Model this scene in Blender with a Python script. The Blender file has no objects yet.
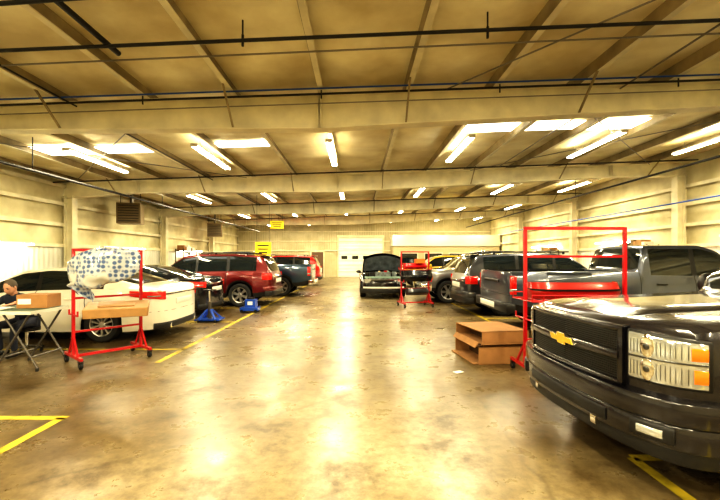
import bpy, bmesh, math, random
from mathutils import Vector, Matrix, noise
random.seed(4)
sc = bpy.context.scene
COL = sc.collection
# ------------------------------------------------------------------ materials
def mat(name, col, rough=0.5, metal=0.0, coat=0.0, emit=None, estr=0.0, noise_amt=0.0, nscale=8.0, bump=0.0, bscale=40.0, trans=0.0, alpha=1.0):
    m = bpy.data.materials.new(name); m.use_nodes = True
    nt = m.node_tree; b = nt.nodes['Principled BSDF']
    b.inputs['Base Color'].default_value = (*col, 1)
    b.inputs['Roughness'].default_value = rough
    b.inputs['Metallic'].default_value = metal
    b.inputs['Coat Weight'].default_value = coat
    b.inputs['Coat Roughness'].default_value = 0.06
    b.inputs['Transmission Weight'].default_value = trans
    b.inputs['Alpha'].default_value = alpha
    if emit:
        b.inputs['Emission Color'].default_value = (*emit, 1)
        b.inputs['Emission Strength'].default_value = estr
    tc = nt.nodes.new('ShaderNodeTexCoord')
    if noise_amt > 0:
        n = nt.nodes.new('ShaderNodeTexNoise'); n.inputs['Scale'].default_value = nscale; n.inputs['Detail'].default_value = 6
        r = nt.nodes.new('ShaderNodeValToRGB')
        r.color_ramp.elements[0].position = 0.3; r.color_ramp.elements[1].position = 0.7
        r.color_ramp.elements[0].color = (*[c*(1-noise_amt) for c in col], 1)
        r.color_ramp.elements[1].color = (*[min(1, c*(1+noise_amt*0.4)) for c in col], 1)
        nt.links.new(tc.outputs['Object'], n.inputs['Vector']); nt.links.new(n.outputs['Fac'], r.inputs['Fac'])
        nt.links.new(r.outputs['Color'], b.inputs['Base Color'])
    if bump > 0:
        n2 = nt.nodes.new('ShaderNodeTexNoise'); n2.inputs['Scale'].default_value = bscale
        bp = nt.nodes.new('ShaderNodeBump'); bp.inputs['Strength'].default_value = bump
        nt.links.new(tc.outputs['Object'], n2.inputs['Vector']); nt.links.new(n2.outputs['Fac'], bp.inputs['Height'])
        nt.links.new(bp.outputs['Normal'], b.inputs['Normal'])
    return m

def paint(name, col, metal=0.35, rough=0.28):
    return mat(name, col, rough, metal, 1.0, noise_amt=0.08, nscale=3)

M_white = paint('paint_white', (0.80, 0.77, 0.68), 0.0)
M_black = paint('paint_black', (0.008, 0.009, 0.014), 0.2, 0.2)
M_hero = paint('paint_charcoal', (0.014, 0.013, 0.018), 0.3, 0.22)
M_maroon = paint('paint_maroon', (0.14, 0.008, 0.010), 0.4)
M_red = paint('paint_red', (0.42, 0.015, 0.012), 0.2)
M_blue = paint('paint_slate_blue', (0.030, 0.060, 0.10), 0.4)
M_gray = paint('paint_gray', (0.080, 0.092, 0.125), 0.5)
M_dgray = paint('paint_dark_gray', (0.045, 0.047, 0.056), 0.5)
M_silver = paint('paint_silver', (0.22, 0.22, 0.22), 0.6)
M_glass = mat('dark_glass', (0.010, 0.016, 0.020), 0.04, 0, 0.6)
M_tire = mat('tire_rubber', (0.012, 0.012, 0.012), 0.75, bump=0.1)
M_rim = mat('alloy', (0.60, 0.58, 0.56), 0.28, 0.9)
M_rimd = mat('dark_alloy', (0.12, 0.12, 0.12), 0.3, 0.9)
M_plast = mat('black_plastic', (0.010, 0.010, 0.011), 0.4)
M_seam = mat('seam', (0.003, 0.003, 0.003), 0.8)
M_chrome = mat('chrome', (0.8, 0.78, 0.74), 0.08, 1.0)
M_tail = mat('tail_lens', (0.5, 0.008, 0.006), 0.12, 0, 0.8, emit=(0.8, 0.02, 0.01), estr=0.15)
M_head = mat('head_lens', (0.55, 0.58, 0.60), 0.10, 0.7, 1.0)
M_amber = mat('amber_lens', (0.80, 0.20, 0.012), 0.15, 0, 0.8)
M_plate = mat('licence_plate', (0.7, 0.7, 0.65), 0.4)
M_gold = mat('gold_badge', (0.85, 0.58, 0.08), 0.25, 0.6)
M_under = mat('underbody', (0.006, 0.006, 0.006), 0.9)
M_rack = mat('rack_red', (0.46, 0.006, 0.012), 0.35, 0, 0.4)
M_card = mat('cardboard', (0.36, 0.19, 0.075), 0.85, noise_amt=0.2, nscale=5)
M_cardd = mat('cardboard_shade', (0.08, 0.04, 0.015), 0.9)  # darkened cardboard, shade of the interior put into the colour
M_steel = mat('cream_steel', (0.78, 0.72, 0.51), 0.55, noise_amt=0.22, nscale=2.2)
M_purlin = mat('purlin_steel', (0.36, 0.29, 0.16), 0.55, noise_amt=0.5, nscale=2)
M_pipe = mat('dark_pipe', (0.010, 0.010, 0.012), 0.5)
M_bluej = mat('jack_blue', (0.01, 0.07, 0.42), 0.35, 0, 0.5)
M_yel = mat('sign_yellow', (0.95, 0.72, 0.02), 0.5, emit=(0.95, .72, .02), estr=0.1)
M_tube = mat('tube_light', (1, 1, 1), 0.5, emit=(1.0, 0.95, 0.78), estr=18)
M_fix = mat('fixture_white', (0.8, 0.78, 0.7), 0.4)
M_sky = mat('skylight_panel', (1, 1, 1), 0.6, emit=(1.0, 0.98, 0.88), estr=2.8)
M_skin = mat('skin', (0.55, 0.30, 0.20), 0.55)
M_hair = mat('hair_gray', (0.10, 0.08, 0.06), 0.8)
M_shirt = mat('shirt_navy', (0.015, 0.02, 0.04), 0.85)
M_jean = mat('trousers', (0.03, 0.035, 0.06), 0.85)
M_eye = mat('eye', (0.02, 0.015, 0.01), 0.3)
M_lip = mat('lips', (0.40, 0.15, 0.12), 0.5)
M_ttop = mat('table_top_green', (0.10, 0.16, 0.12), 0.5, noise_amt=0.2)
M_tedge = mat('table_edge', (0.62, 0.63, 0.56), 0.5)
M_mleg = mat('leg_steel', (0.12, 0.11, 0.10), 0.4, 0.6)
M_heater = mat('heater_brown', (0.20, 0.15, 0.08), 0.5, 0.2)
M_tan = mat('tan_panel', (0.40, 0.23, 0.09), 0.6, noise_amt=0.12)
M_paper = mat('paper', (0.85, 0.83, 0.78), 0.7)
M_engine = mat('engine_metal', (0.26, 0.30, 0.31), 0.45, 0.6, noise_amt=0.6, nscale=9)
M_green = mat('primer_green', (0.26, 0.38, 0.34), 0.5)
M_orange = mat('orange_part', (0.75, 0.16, 0.02), 0.4)

# ------------------------------------------------------------------ mesh builder
class MB:
    def __init__(s):
        s.v = []; s.f = []; s.m = []; s.mats = []
    def mi(s, m):
        if m not in s.mats: s.mats.append(m)
        return s.mats.index(m)
    def add(s, vs, fs, m):
        o = len(s.v); s.v += [tuple(v) for v in vs]; k = s.mi(m)
        for f in fs: s.f.append([i+o for i in f]); s.m.append(k)
    def box(s, c, d, m, R=None):
        x, y, z = [a/2 for a in d]
        vs = [Vector((i*x, j*y, k*z)) for i in (-1, 1) for j in (-1, 1) for k in (-1, 1)]
        if R is not None: vs = [R @ v for v in vs]
        vs = [v+Vector(c) for v in vs]
        s.add(vs, [(0, 1, 3, 2), (4, 6, 7, 5), (0, 4, 5, 1), (2, 3, 7, 6), (0, 2, 6, 4), (1, 5, 7, 3)], m)
    def cyl(s, p0, p1, r, m, r1=None, n=12):
        p0 = Vector(p0); p1 = Vector(p1); r1 = r if r1 is None else r1
        q = (p1-p0).normalized().to_track_quat('Z', 'Y')
        vs = []
        for i in range(n):
            a = 2*math.pi*i/n; d = q @ Vector((math.cos(a), math.sin(a), 0))
            vs += [p0+d*r, p1+d*r1]
        fs = [(2*i, 2*((i+1) % n), 2*((i+1) % n)+1, 2*i+1) for i in range(n)]
        fs += [tuple(2*i for i in range(n))[::-1], tuple(2*i+1 for i in range(n))]
        s.add(vs, fs, m)
    def beam(s, p0, p1, w, h, m):
        p0 = Vector(p0); p1 = Vector(p1); d = p1-p0
        q = d.normalized().to_track_quat('X', 'Z').to_matrix()
        s.box((p0+p1)/2, (d.length, w, h), m, q)
    def lathe(s, prof, m, c=(0, 0, 0), n=32, axis='Y', closed=False):
        vs = []; k = len(prof)
        for i in range(n):
            a = 2*math.pi*i/n
            for r, t in prof:
                if axis == 'Y': p = (c[0]+r*math.cos(a), c[1]+t, c[2]+r*math.sin(a))
                elif axis == 'X': p = (c[0]+t, c[1]+r*math.cos(a), c[2]+r*math.sin(a))
                else: p = (c[0]+r*math.cos(a), c[1]+r*math.sin(a), c[2]+t)
                vs.append(p)
        fs = []
        kk = k if closed else k-1
        for i in range(n):
            for j in range(kk):
                a = i*k+j; b = i*k+(j+1) % k; c2 = ((i+1) % n)*k+(j+1) % k; d = ((i+1) % n)*k+j
                fs.append((a, b, c2, d))
        s.add(vs, fs, m)
    def grid(s, rows, m, closed=False):
        nr = len(rows); nc = len(rows[0]); vs = [p for r in rows for p in r]; fs = []
        for i in range(nr-1):
            for j in range(nc-1 if not closed else nc):
                fs.append((i*nc+j, i*nc+(j+1) % nc, (i+1)*nc+(j+1) % nc, (i+1)*nc+j))
        s.add(vs, fs, m)
    def ell(s, c, r, m, n=16, R=None):
        rows = []
        for i in range(n//2+1):
            th = math.pi*i/(n//2); row = []
            for j in range(n):
                a = 2*math.pi*j/n
                p = Vector((r[0]*math.sin(th)*math.cos(a), r[1]*math.sin(th)*math.sin(a), r[2]*math.cos(th)))
                if R is not None: p = R @ p
                row.append(p+Vector(c))
            rows.append(row)
        s.grid(rows, m, True)
    def obj(s, name, parent=None, smooth=35, bevel=0, loc=None, rotz=0, fixn=True):
        me = bpy.data.meshes.new(name); me.from_pydata(s.v, [], s.f)
        for m in s.mats: me.materials.append(m)
        me.polygons.foreach_set('material_index', s.m)
        bm = bmesh.new(); bm.from_mesh(me)
        if fixn: bmesh.ops.recalc_face_normals(bm, faces=bm.faces)
        if smooth:
            for f in bm.faces: f.smooth = True
            lim = math.radians(smooth)
            for e in bm.edges:
                if len(e.link_faces) == 2:
                    if e.calc_face_angle(0) > lim: e.smooth = False
        bm.to_mesh(me); bm.free()
        o = bpy.data.objects.new(name, me); COL.objects.link(o)
        if parent: o.parent = parent
        if loc: o.location = loc
        o.rotation_euler[2] = rotz
        if bevel:
            b = o.modifiers.new('bevel', 'BEVEL'); b.width = bevel; b.segments = 2; b.limit_method = 'ANGLE'
        return o
def empty(name, loc=(0, 0, 0), rotz=0):
    e = bpy.data.objects.new(name, None); COL.objects.link(e); e.location = loc; e.rotation_euler[2] = rotz
    e.empty_display_size = 0.2
    return e
def pl(pts, x):
    if x <= pts[0][0]: return pts[0][1]
    for (a, b), (c, d) in zip(pts, pts[1:]):
        if x <= c: return b+(d-b)*(x-a)/(c-a) if c > a else d
    return pts[-1][1]
def sstep(a, b, x):
    t = max(0, min(1, (x-a)/(b-a))); return t*t*(3-2*t)

# ------------------------------------------------------------------ wheel
WM = {}
def wheel_mesh(R, style, rim):
    key = (R, style, rim.name)
    if key in WM: return WM[key]
    b = MB(); w = 0.115; rr = R*0.66
    b.lathe([(rr, -w*.8), (R*.80, -w), (R*.94, -w*.95), (R*.99, -w*.75), (R, 0), (R*.99, w*.75), (R*.94, w*.95), (R*.80, w), (rr, w*.8)], M_tire, n=40)
    b.lathe([(rr, -w*.8), (rr*.98, -w*.86), (rr*.93, -w*.8), (rr*.90, -w*.3), (rr*.9, w*.8), (rr, w*.8)], rim, n=40)
    b.lathe([(0.001, -w*.1), (rr*.9, -w*.1)], M_under, n=24)
    b.lathe([(0.001, -w*.72), (R*.13, -w*.72), (R*.17, -w*.6), (R*.18, 0)], rim, n=20)
    ns = {'s5': 5, 's6': 6, 's10': 10}[style]; sw = {'s5': .17, 's6': .15, 's10': .07}[style]*R
    for i in range(ns):
        a = 2*math.pi*i/ns
        c, s_ = math.cos(a), math.sin(a)
        def P(r, t, y): return (r*c-t*s_, y, r*s_+t*c)
        r0, r1 = R*.1, rr*.95
        vs = [P(r0, -sw*.5, -w*.65), P(r0, sw*.5, -w*.65), P(r1, sw*.75, -w*.75), P(r1, -sw*.75, -w*.75),
              P(r0, -sw*.5, -w*.2), P(r0, sw*.5, -w*.2), P(r1, sw*.75, -w*.2), P(r1, -sw*.75, -w*.2)]
        b.add(vs, [(0, 1, 2, 3), (0, 4, 5, 1), (1, 5, 6, 2), (2, 6, 7, 3), (3, 7, 4, 0)], rim)
    o = b.obj('wheel'); me = o.data; bpy.data.objects.remove(o)
    WM[key] = me
    return me

# ------------------------------------------------------------------ car
class Car:
    def __init__(s, **k):
        s.nf = 2.6; s.nr = 3.0; s.Rf = .5; s.Rr = .35; s.pits = []; s.seams = []; s.matf = None
        s.side_win = []; s.ws = None; s.rw = None; s.tumble = (.90, .72)
        s.__dict__.update(k)
    def W2(s, x):
        if x < s.Rf: return (max(0, 1-(1-x/s.Rf)**s.nf))**(1/s.nf)
        if x > s.L-s.Rr: return (max(0, 1-(1-(s.L-x)/s.Rr)**s.nr))**(1/s.nr)
        return 1.0
    def top_(s, x):
        d = .05
        return sum(pl(s.top, x+k*d/2) for k in (-2, -1, 0, 1, 2))/5 if .1 < x < s.L-.1 else pl(s.top, x)
    def T(s, f, rear=False):
        n = s.nr if rear else s.nf
        if abs(f) >= 1: return f
        return math.copysign(2/math.pi*math.asin(abs(f)**(n/2)), f)
    def plan(s, t, rear=False):
        R, n = (s.Rr, s.nr) if rear else (s.Rf, s.nf)
        w = s.W/2; sg = 1 if t >= 0 else -1; a = abs(t)
        if a <= 1:
            y = w*math.sin(a*math.pi/2)**(2/n); dx = R*(1-max(0, math.cos(a*math.pi/2))**(2/n))
            ny = (y/w)**(n-1)/w if y > 0 else 0; nx = (1-dx/R)**(n-1)/R
            l = math.hypot(nx, ny) or 1; nx /= l; ny /= l
        else:
            y = w; dx = R+(a-1)*.6; nx, ny = 0, 1
        return dx, y*sg, nx, ny*sg
    def patch(s, b, rear, t0, t1, z0, z1, th, m, z0b=None, z1b=None, n=10, depth=.05, lean=0.0):
        z0b = z0 if z0b is None else z0b; z1b = z1 if z1b is None else z1b
        rows = []
        for i in range(n+1):
            f = i/n; t = t0+(t1-t0)*f
            dx, y, nx, ny = s.plan(t, rear)
            za = z0+(z0b-z0)*f; zb = z1+(z1b-z1)*f
            def P(off, z):
                lx = lean*(z-z0)
                xx = dx-nx*off+lx
                if rear: xx = s.L-xx
                return (xx, y+ny*off, z)
            e = min(.012, (zb-za)*.2)
            rows.append([P(-depth, za), P(th-.006, za), P(th, za+e), P(th, zb-e), P(th-.006, zb), P(-depth, zb)])
        b.grid(rows, m)
        for r in (rows[0], rows[-1]): b.add(r, [(0, 1, 2, 3, 4, 5)], m)
    def ring(s, x):
        w = s.W/2*s.W2(x); zb = pl(s.belt, x); zt = s.top_(x); zl = pl(s.low, x)
        for cx in s.wx:
            ra = s.R+.055
            if abs(x-cx) <= ra+1e-6: zl = max(zl, s.R+math.sqrt(max(0, ra*ra-(x-cx)**2)))
        zl = min(zl, zb-.12)
        L = lambda a, c, t: a+(c-a)*t
        lo = [(.955*w, zl), (.985*w, L(zl, zb, .18)), (1.0*w, L(zl, zb, .42)), (.99*w, L(zl, zb, .70)), (.97*w, L(zl, zb, .88)), (.935*w, zb)]
        h = zt-zb
        for (x0, x1, fz) in s.pits:
            if x0 <= x <= x1:
                rl = zb+.015
                return lo+[(.91*w, rl), (.86*w, rl), (.85*w, rl-.03), (.845*w, fz), (.4*w, fz), (0, fz)]
        hood = [(.86, .45), (.80, .62), (.73, .76), (.66, .87), (.35, .98), (0, 1)]
        HH = s.H-zb; b0, b1 = s.tumble
        def side(f): return L(b0, b1, max(0, f*h)/HH)
        gh = [(side(.08), .08), (side(.5), .5), (side(.86), .86), (side(.97)-.035, .965), (side(1)*.5, .995), (0, 1.0)]
        g = sstep(.04, .22, h)
        up = []
        for (ya, fa), (yb, fb) in zip(hood, gh):
            up.append((L(ya, yb, g)*w, zb+h*L(fa, fb, g)))
        return lo+up
    def build(s, name, loc, rotz):
        root = empty(name, loc, rotz)
        xs = set()
        n = int(s.L/.055)
        for i in range(n+1): xs.add(s.L*i/n)
        for i in range(13):
            ph = .10+(math.pi/2-.10)*i/12
            xs.add(s.Rf*(1-math.cos(ph)**(2/s.nf))); xs.add(s.L-s.Rr*(1-math.cos(ph)**(2/s.nr)))
        xs.discard(0.0); xs.discard(s.L)
        x0 = s.Rf*(1-math.cos(.10)**(2/s.nf)); x1 = s.L-s.Rr*(1-math.cos(.10)**(2/s.nr))
        for cx in s.wx:
            ra = s.R+.055
            for i in range(19): xs.add(cx+ra*math.cos(math.pi*i/18))
            xs.add(cx+ra+.002); xs.add(cx-ra-.002)
        for a in s.seams: xs.add(a-.007); xs.add(a+.007)
        for p in s.pits: xs.add(p[0]-.004); xs.add(p[0]+.001); xs.add(p[1]-.001); xs.add(p[1]+.004)
        for a, b_ in s.side_win: xs.add(a); xs.add(b_)
        xs = sorted(x for x in xs if x0 <= x <= x1)
        keep = [xs[0]]
        for x in xs[1:]:
            if x-keep[-1] > .0015: keep.append(x)
        xs = keep
        b = MB(); nr = 12
        rings = [s.ring(x) for x in xs]
        vs = []
        for x, r in zip(xs, rings):
            full = [(x, -y, z) for y, z in r]+[(x, y, z) for y, z in reversed(r[:-1])]
            vs += full
        nc = 2*nr-1
        b.v = vs
        for i in range(len(xs)-1):
            xm = (xs[i]+xs[i+1])/2; zb = pl(s.belt, xm); h = s.top_(xm)-zb
            seam = any(abs(xm-a) < .006 for a in s.seams)
            pit = any(p[0] <= xm <= p[1] for p in s.pits)
            for j in range(nc-1):
                row = j if j < nr-1 else nc-2-j
                m = s.paint
                vm = [b.v[i*nc+j], b.v[i*nc+j+1], b.v[(i+1)*nc+j+1], b.v[(i+1)*nc+j]]
                zc = sum(p[2] for p in vm)/4
                if pit and row >= 7: m = M_under
                elif row in (6, 7) and h > .13 and any(a <= xm <= c for a, c in s.side_win): m = M_glass
                elif row in (6, 7) and h > .2 and s.side_win and s.side_win[0][0] < xm < s.side_win[-1][1]: m = M_plast
                elif row in (9, 10) and s.ws and s.ws[0] < xm < s.ws[1]: m = M_glass
                elif row in (9, 10) and s.rw and s.rw[0] < xm < s.rw[1] and s.rw[2] < zc < s.rw[3]: m = M_glass
                elif row == 0 and s.sill: m = M_plast
                if seam and row <= 5 and m is s.paint: m = M_seam
                b.f.append([i*nc+j, i*nc+j+1, (i+1)*nc+j+1, (i+1)*nc+j]); b.m.append(b.mi(m))
        b.f.append(list(range(nc))); b.m.append(b.mi(s.paint))
        o_ = (len(xs)-1)*nc
        b.f.append([o_+i for i in range(nc)][::-1]); b.m.append(b.mi(s.paint))
        body = b.obj('body', root, smooth=40)
        u = MB(); w = s.W/2
        zb = min(p[1] for p in s.belt)
        zu = pl(s.low, s.L/2)
        u.box((s.L/2, 0, (zu+.02+zb-.1)/2), (s.L-.7, 2*(w-.27), zb-.12-zu), M_under)
        xm0, xm1 = s.wx[0]+s.R+.08, s.wx[1]-s.R-.08
        u.box(((xm0+xm1)/2, 0, zu+.08), (xm1-xm0, 2*w*.93, .12), M_under)
        for cx in s.wx: u.cyl((cx, -w+.2, s.R), (cx, w-.2, s.R), .05, M_plast)
        u.obj('underbody', root, smooth=0)
        for k, cx in enumerate(s.wx):
            for sd in (-1, 1):
                o = bpy.data.objects.new('wheel_%d' % (k*2+(sd+3)//2), wheel_mesh(s.R, s.rim, s.rimm)); COL.objects.link(o)
                o.parent = root; o.location = (cx, sd*(w-.125), s.R); o.rotation_euler = (0, .3*k, 0 if sd < 0 else math.pi)
        d = MB()
        mx = s.mirx; mz = pl(s.belt, mx)+.10
        for sd in (-1, 1):
            d.ell((mx, sd*(w+.05), mz), (.07, .11, .085*s.mirs), s.mirm, n=12)
            d.beam((mx+.02, sd*(w*.86), mz-.06), (mx+.01, sd*w, mz-.04), .05, .04, M_plast)
            for hx in s.handles:
                hz = pl(s.belt, hx)-.13
                d.box((hx, sd*(w*.99+.012), hz), (.2, .025, .03), s.hm)
        s.detail(d, s)
        d.obj('trim_parts', root, smooth=40)
        s.root = root
        return root

def sedan_detail(d, s):
    for sg in (-1, 1):
        s.patch(d, True, .46*sg, 1.45*sg, .80, .96, .016, M_tail, z1b=.98, z0b=.88, n=14)
        s.patch(d, True, .60*sg, .95*sg, .86, .89, .020, M_head, n=6)
        s.patch(d, False, .50*sg, 1.15*sg, .60, .70, .012, M_head, z0b=.66, z1b=.80)
        d.cyl((s.L-.25, sg*.55, .27), (s.L-.01, sg*.55, .27), .045, M_chrome)
        s.patch(d, False, .55*sg, .85*sg, .30, .42, .01, M_plast)
    s.patch(d, True, -.46, .46, .89, .92, .018, M_chrome)
    s.patch(d, True, -.16, .16, .68, .80, .012, M_plate, n=4)
    s.patch(d, True, -.8, .8, .24, .36, .015, M_plast)
    s.patch(d, False, -.38, .38, .35, .66, .012, M_plast)
    for z in (.42, .5, .58): s.patch(d, False, -.34, .34, z, z+.02, .02, M_chrome)
    s.patch(d, True, -1.1, 1.1, .575, .583, .004, M_seam)
def suv_detail(d, s):
    for sg in (-1, 1):
        s.patch(d, True, .60*sg, 1.18*sg, .88, 1.10, .014, M_tail)
        s.patch(d, False, .50*sg, 1.12*sg, .78, .92, .012, M_head, z1b=.97)
        d.cyl((1.95, sg*s.W*.36, s.H+.015), (s.L-.75, sg*s.W*.355, s.H+.01), .018, M_plast)
        for x in (2.1, 3.0, s.L-.9): d.box((x, sg*s.W*.36, s.H-.02), (.06, .03, .08), M_plast)
    s.patch(d, True, -.45, .45, .93, .98, .02, M_chrome)
    s.patch(d, True, -.16, .16, .76, .90, .012, M_plate, n=4)
    s.patch(d, True, -1.1, 1.1, .52, .66, .05, s.paint)
    s.patch(d, True, -1.0, 1.0, .34, .52, .035, M_plast)
    s.patch(d, False, -.40, .40, .58, .88, .015, M_plast)
    for z in (.63, .71, .79): s.patch(d, False, -.36, .36, z, z+.025, .025, M_chrome)
    s.patch(d, False, -1.05, 1.05, .34, .5, .03, M_plast)
    d.box((s.L-.42, 0, s.H-.035), (.3, s.W*.66, .03), s.paint)
def pickup_detail(d, s):
    for sg in (-1, 1):
        s.patch(d, True, .80*sg, 1.10*sg, .86, 1.24, .012, M_tail)
        s.patch(d, True, .80*sg, 1.10*sg, .92, .98, .016, M_head)
        s.patch(d, False, .58*sg, 1.08*sg, .80, 1.04, .012, M_head)
        s.patch(d, False, 1.02*sg, 1.14*sg, .84, 1.0, .014, M_amber)
    s.patch(d, True, -.14, .14, 1.08, 1.14, .02, M_plast, n=3)
    s.patch(d, True, -.75, .75, .84, .85, .006, M_seam)
    s.patch(d, True, -1.0, 1.0, .50, .68, .11, M_chrome if s.paint is not M_gray else M_plast, depth=.02)
    s.patch(d, True, -.14, .14, .54, .66, .118, M_plate, n=3)
    s.patch(d, False, -.52, .52, .74, 1.04, .02, M_plast)
    s.patch(d, False, -.54, .54, .87, .92, .035, M_chrome)
    s.patch(d, False, -1.05, 1.05, .44, .68, .08, s.bump)
    s.patch(d, False, -.95, .95, .32, .44, .04, M_plast)

def sedan(name, paint_, loc, rotz, rim='s5', rimm=None, **kw):
    c = Car(L=4.9, W=1.86, H=1.42, R=.34, wx=(.93, 3.72), paint=paint_, sill=False,
            top=[(0, .62), (.05, .70), (.4, .83), (1.25, .97), (2.1, 1.355), (2.6, 1.42), (3.1, 1.405), (3.5, 1.33), (4.3, 1.09), (4.75, 1.07), (4.84, 1.02), (4.9, .90)],
            belt=[(0, .58), (.05, .64), (.4, .76), (1.3, .90), (3.6, .98), (4.4, 1.02), (4.8, 1.0), (4.9, .86)],
            low=[(0, .24), (.5, .2), (4.2, .2), (4.9, .27)], seams=[1.42, 2.45, 3.42], side_win=[(1.65, 2.42), (2.5, 3.35), (3.4, 3.72)],
            ws=(1.3, 2.05), rw=(3.3, 4.28, .95, 2), mirx=1.72, mirs=.8, mirm=paint_, handles=(2.2, 3.15), hm=M_chrome, rim=rim, rimm=rimm or M_rim, detail=sedan_detail)
    c.__dict__.update(kw)
    c.build(name, loc, rotz); return c
def suv(name, paint_, loc, rotz, rim='s6', rimm=None, **kw):
    c = Car(L=4.95, W=1.94, H=1.76, R=.38, wx=(.95, 3.85), paint=paint_, sill=True, Rf=.42, Rr=.25, nr=3.4,
            top=[(0, .84), (.04, .95), (.35, 1.05), (1.25, 1.15), (1.95, 1.66), (2.45, 1.755), (3.6, 1.75), (4.45, 1.70), (4.6, 1.64), (4.84, 1.15), (4.9, 1.05), (4.95, .98)],
            belt=[(0, .80), (.04, .88), (.35, .98), (1.3, 1.08), (4.6, 1.14), (4.85, 1.08), (4.95, .94)],
            low=[(0, .36), (.5, .3), (4.3, .3), (4.95, .38)], seams=[1.38, 2.42, 3.4], side_win=[(1.6, 2.38), (2.46, 3.4), (3.5, 4.38)],
            ws=(1.3, 1.92), rw=(4.5, 4.86, 1.16, 1.62), tumble=(.93, .78), mirx=1.68, mirs=1.1, mirm=paint_, handles=(2.2, 3.15), hm=M_chrome, rim=rim, rimm=rimm or M_rim, detail=suv_detail)
    c.__dict__.update(kw)
    c.build(name, loc, rotz); return c
def pickup(name, paint_, loc, rotz, L=6.0, rim='s6', rimm=None, bump=None, **kw):
    c = Car(L=L, W=2.0, H=1.90, R=.40, wx=(.98, L-1.25), paint=paint_, sill=True, Rf=.34, Rr=.10, nr=4, nf=3.0,
            top=[(0, 1.0), (.04, 1.09), (.35, 1.16), (1.3, 1.21), (1.95, 1.76), (2.3, 1.88), (3.35, 1.885), (3.5, 1.84), (3.6, 1.3), (3.65, 1.32), (L, 1.32)],
            belt=[(0, .96), (.04, 1.05), (.35, 1.10), (1.3, 1.17), (3.58, 1.2), (3.62, 1.31), (L, 1.31)],
            low=[(0, .45), (.5, .42), (L-.6, .42), (L, .55)], seams=[1.4, 2.5, 3.62], side_win=[(1.62, 2.45), (2.55, 3.38)],
            ws=(1.32, 1.95), rw=(3.46, 3.62, 1.36, 1.78), tumble=(.94, .80), mirx=1.68, mirs=1.5, mirm=M_plast, handles=(2.25, 3.2), hm=M_plast,
            pits=[(3.72, L-.08, .78)], bump=bump or M_chrome, rim=rim, rimm=rimm or M_rim, detail=pickup_detail)
    c.__dict__.update(kw)
    c.build(name, loc, rotz); return c

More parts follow.
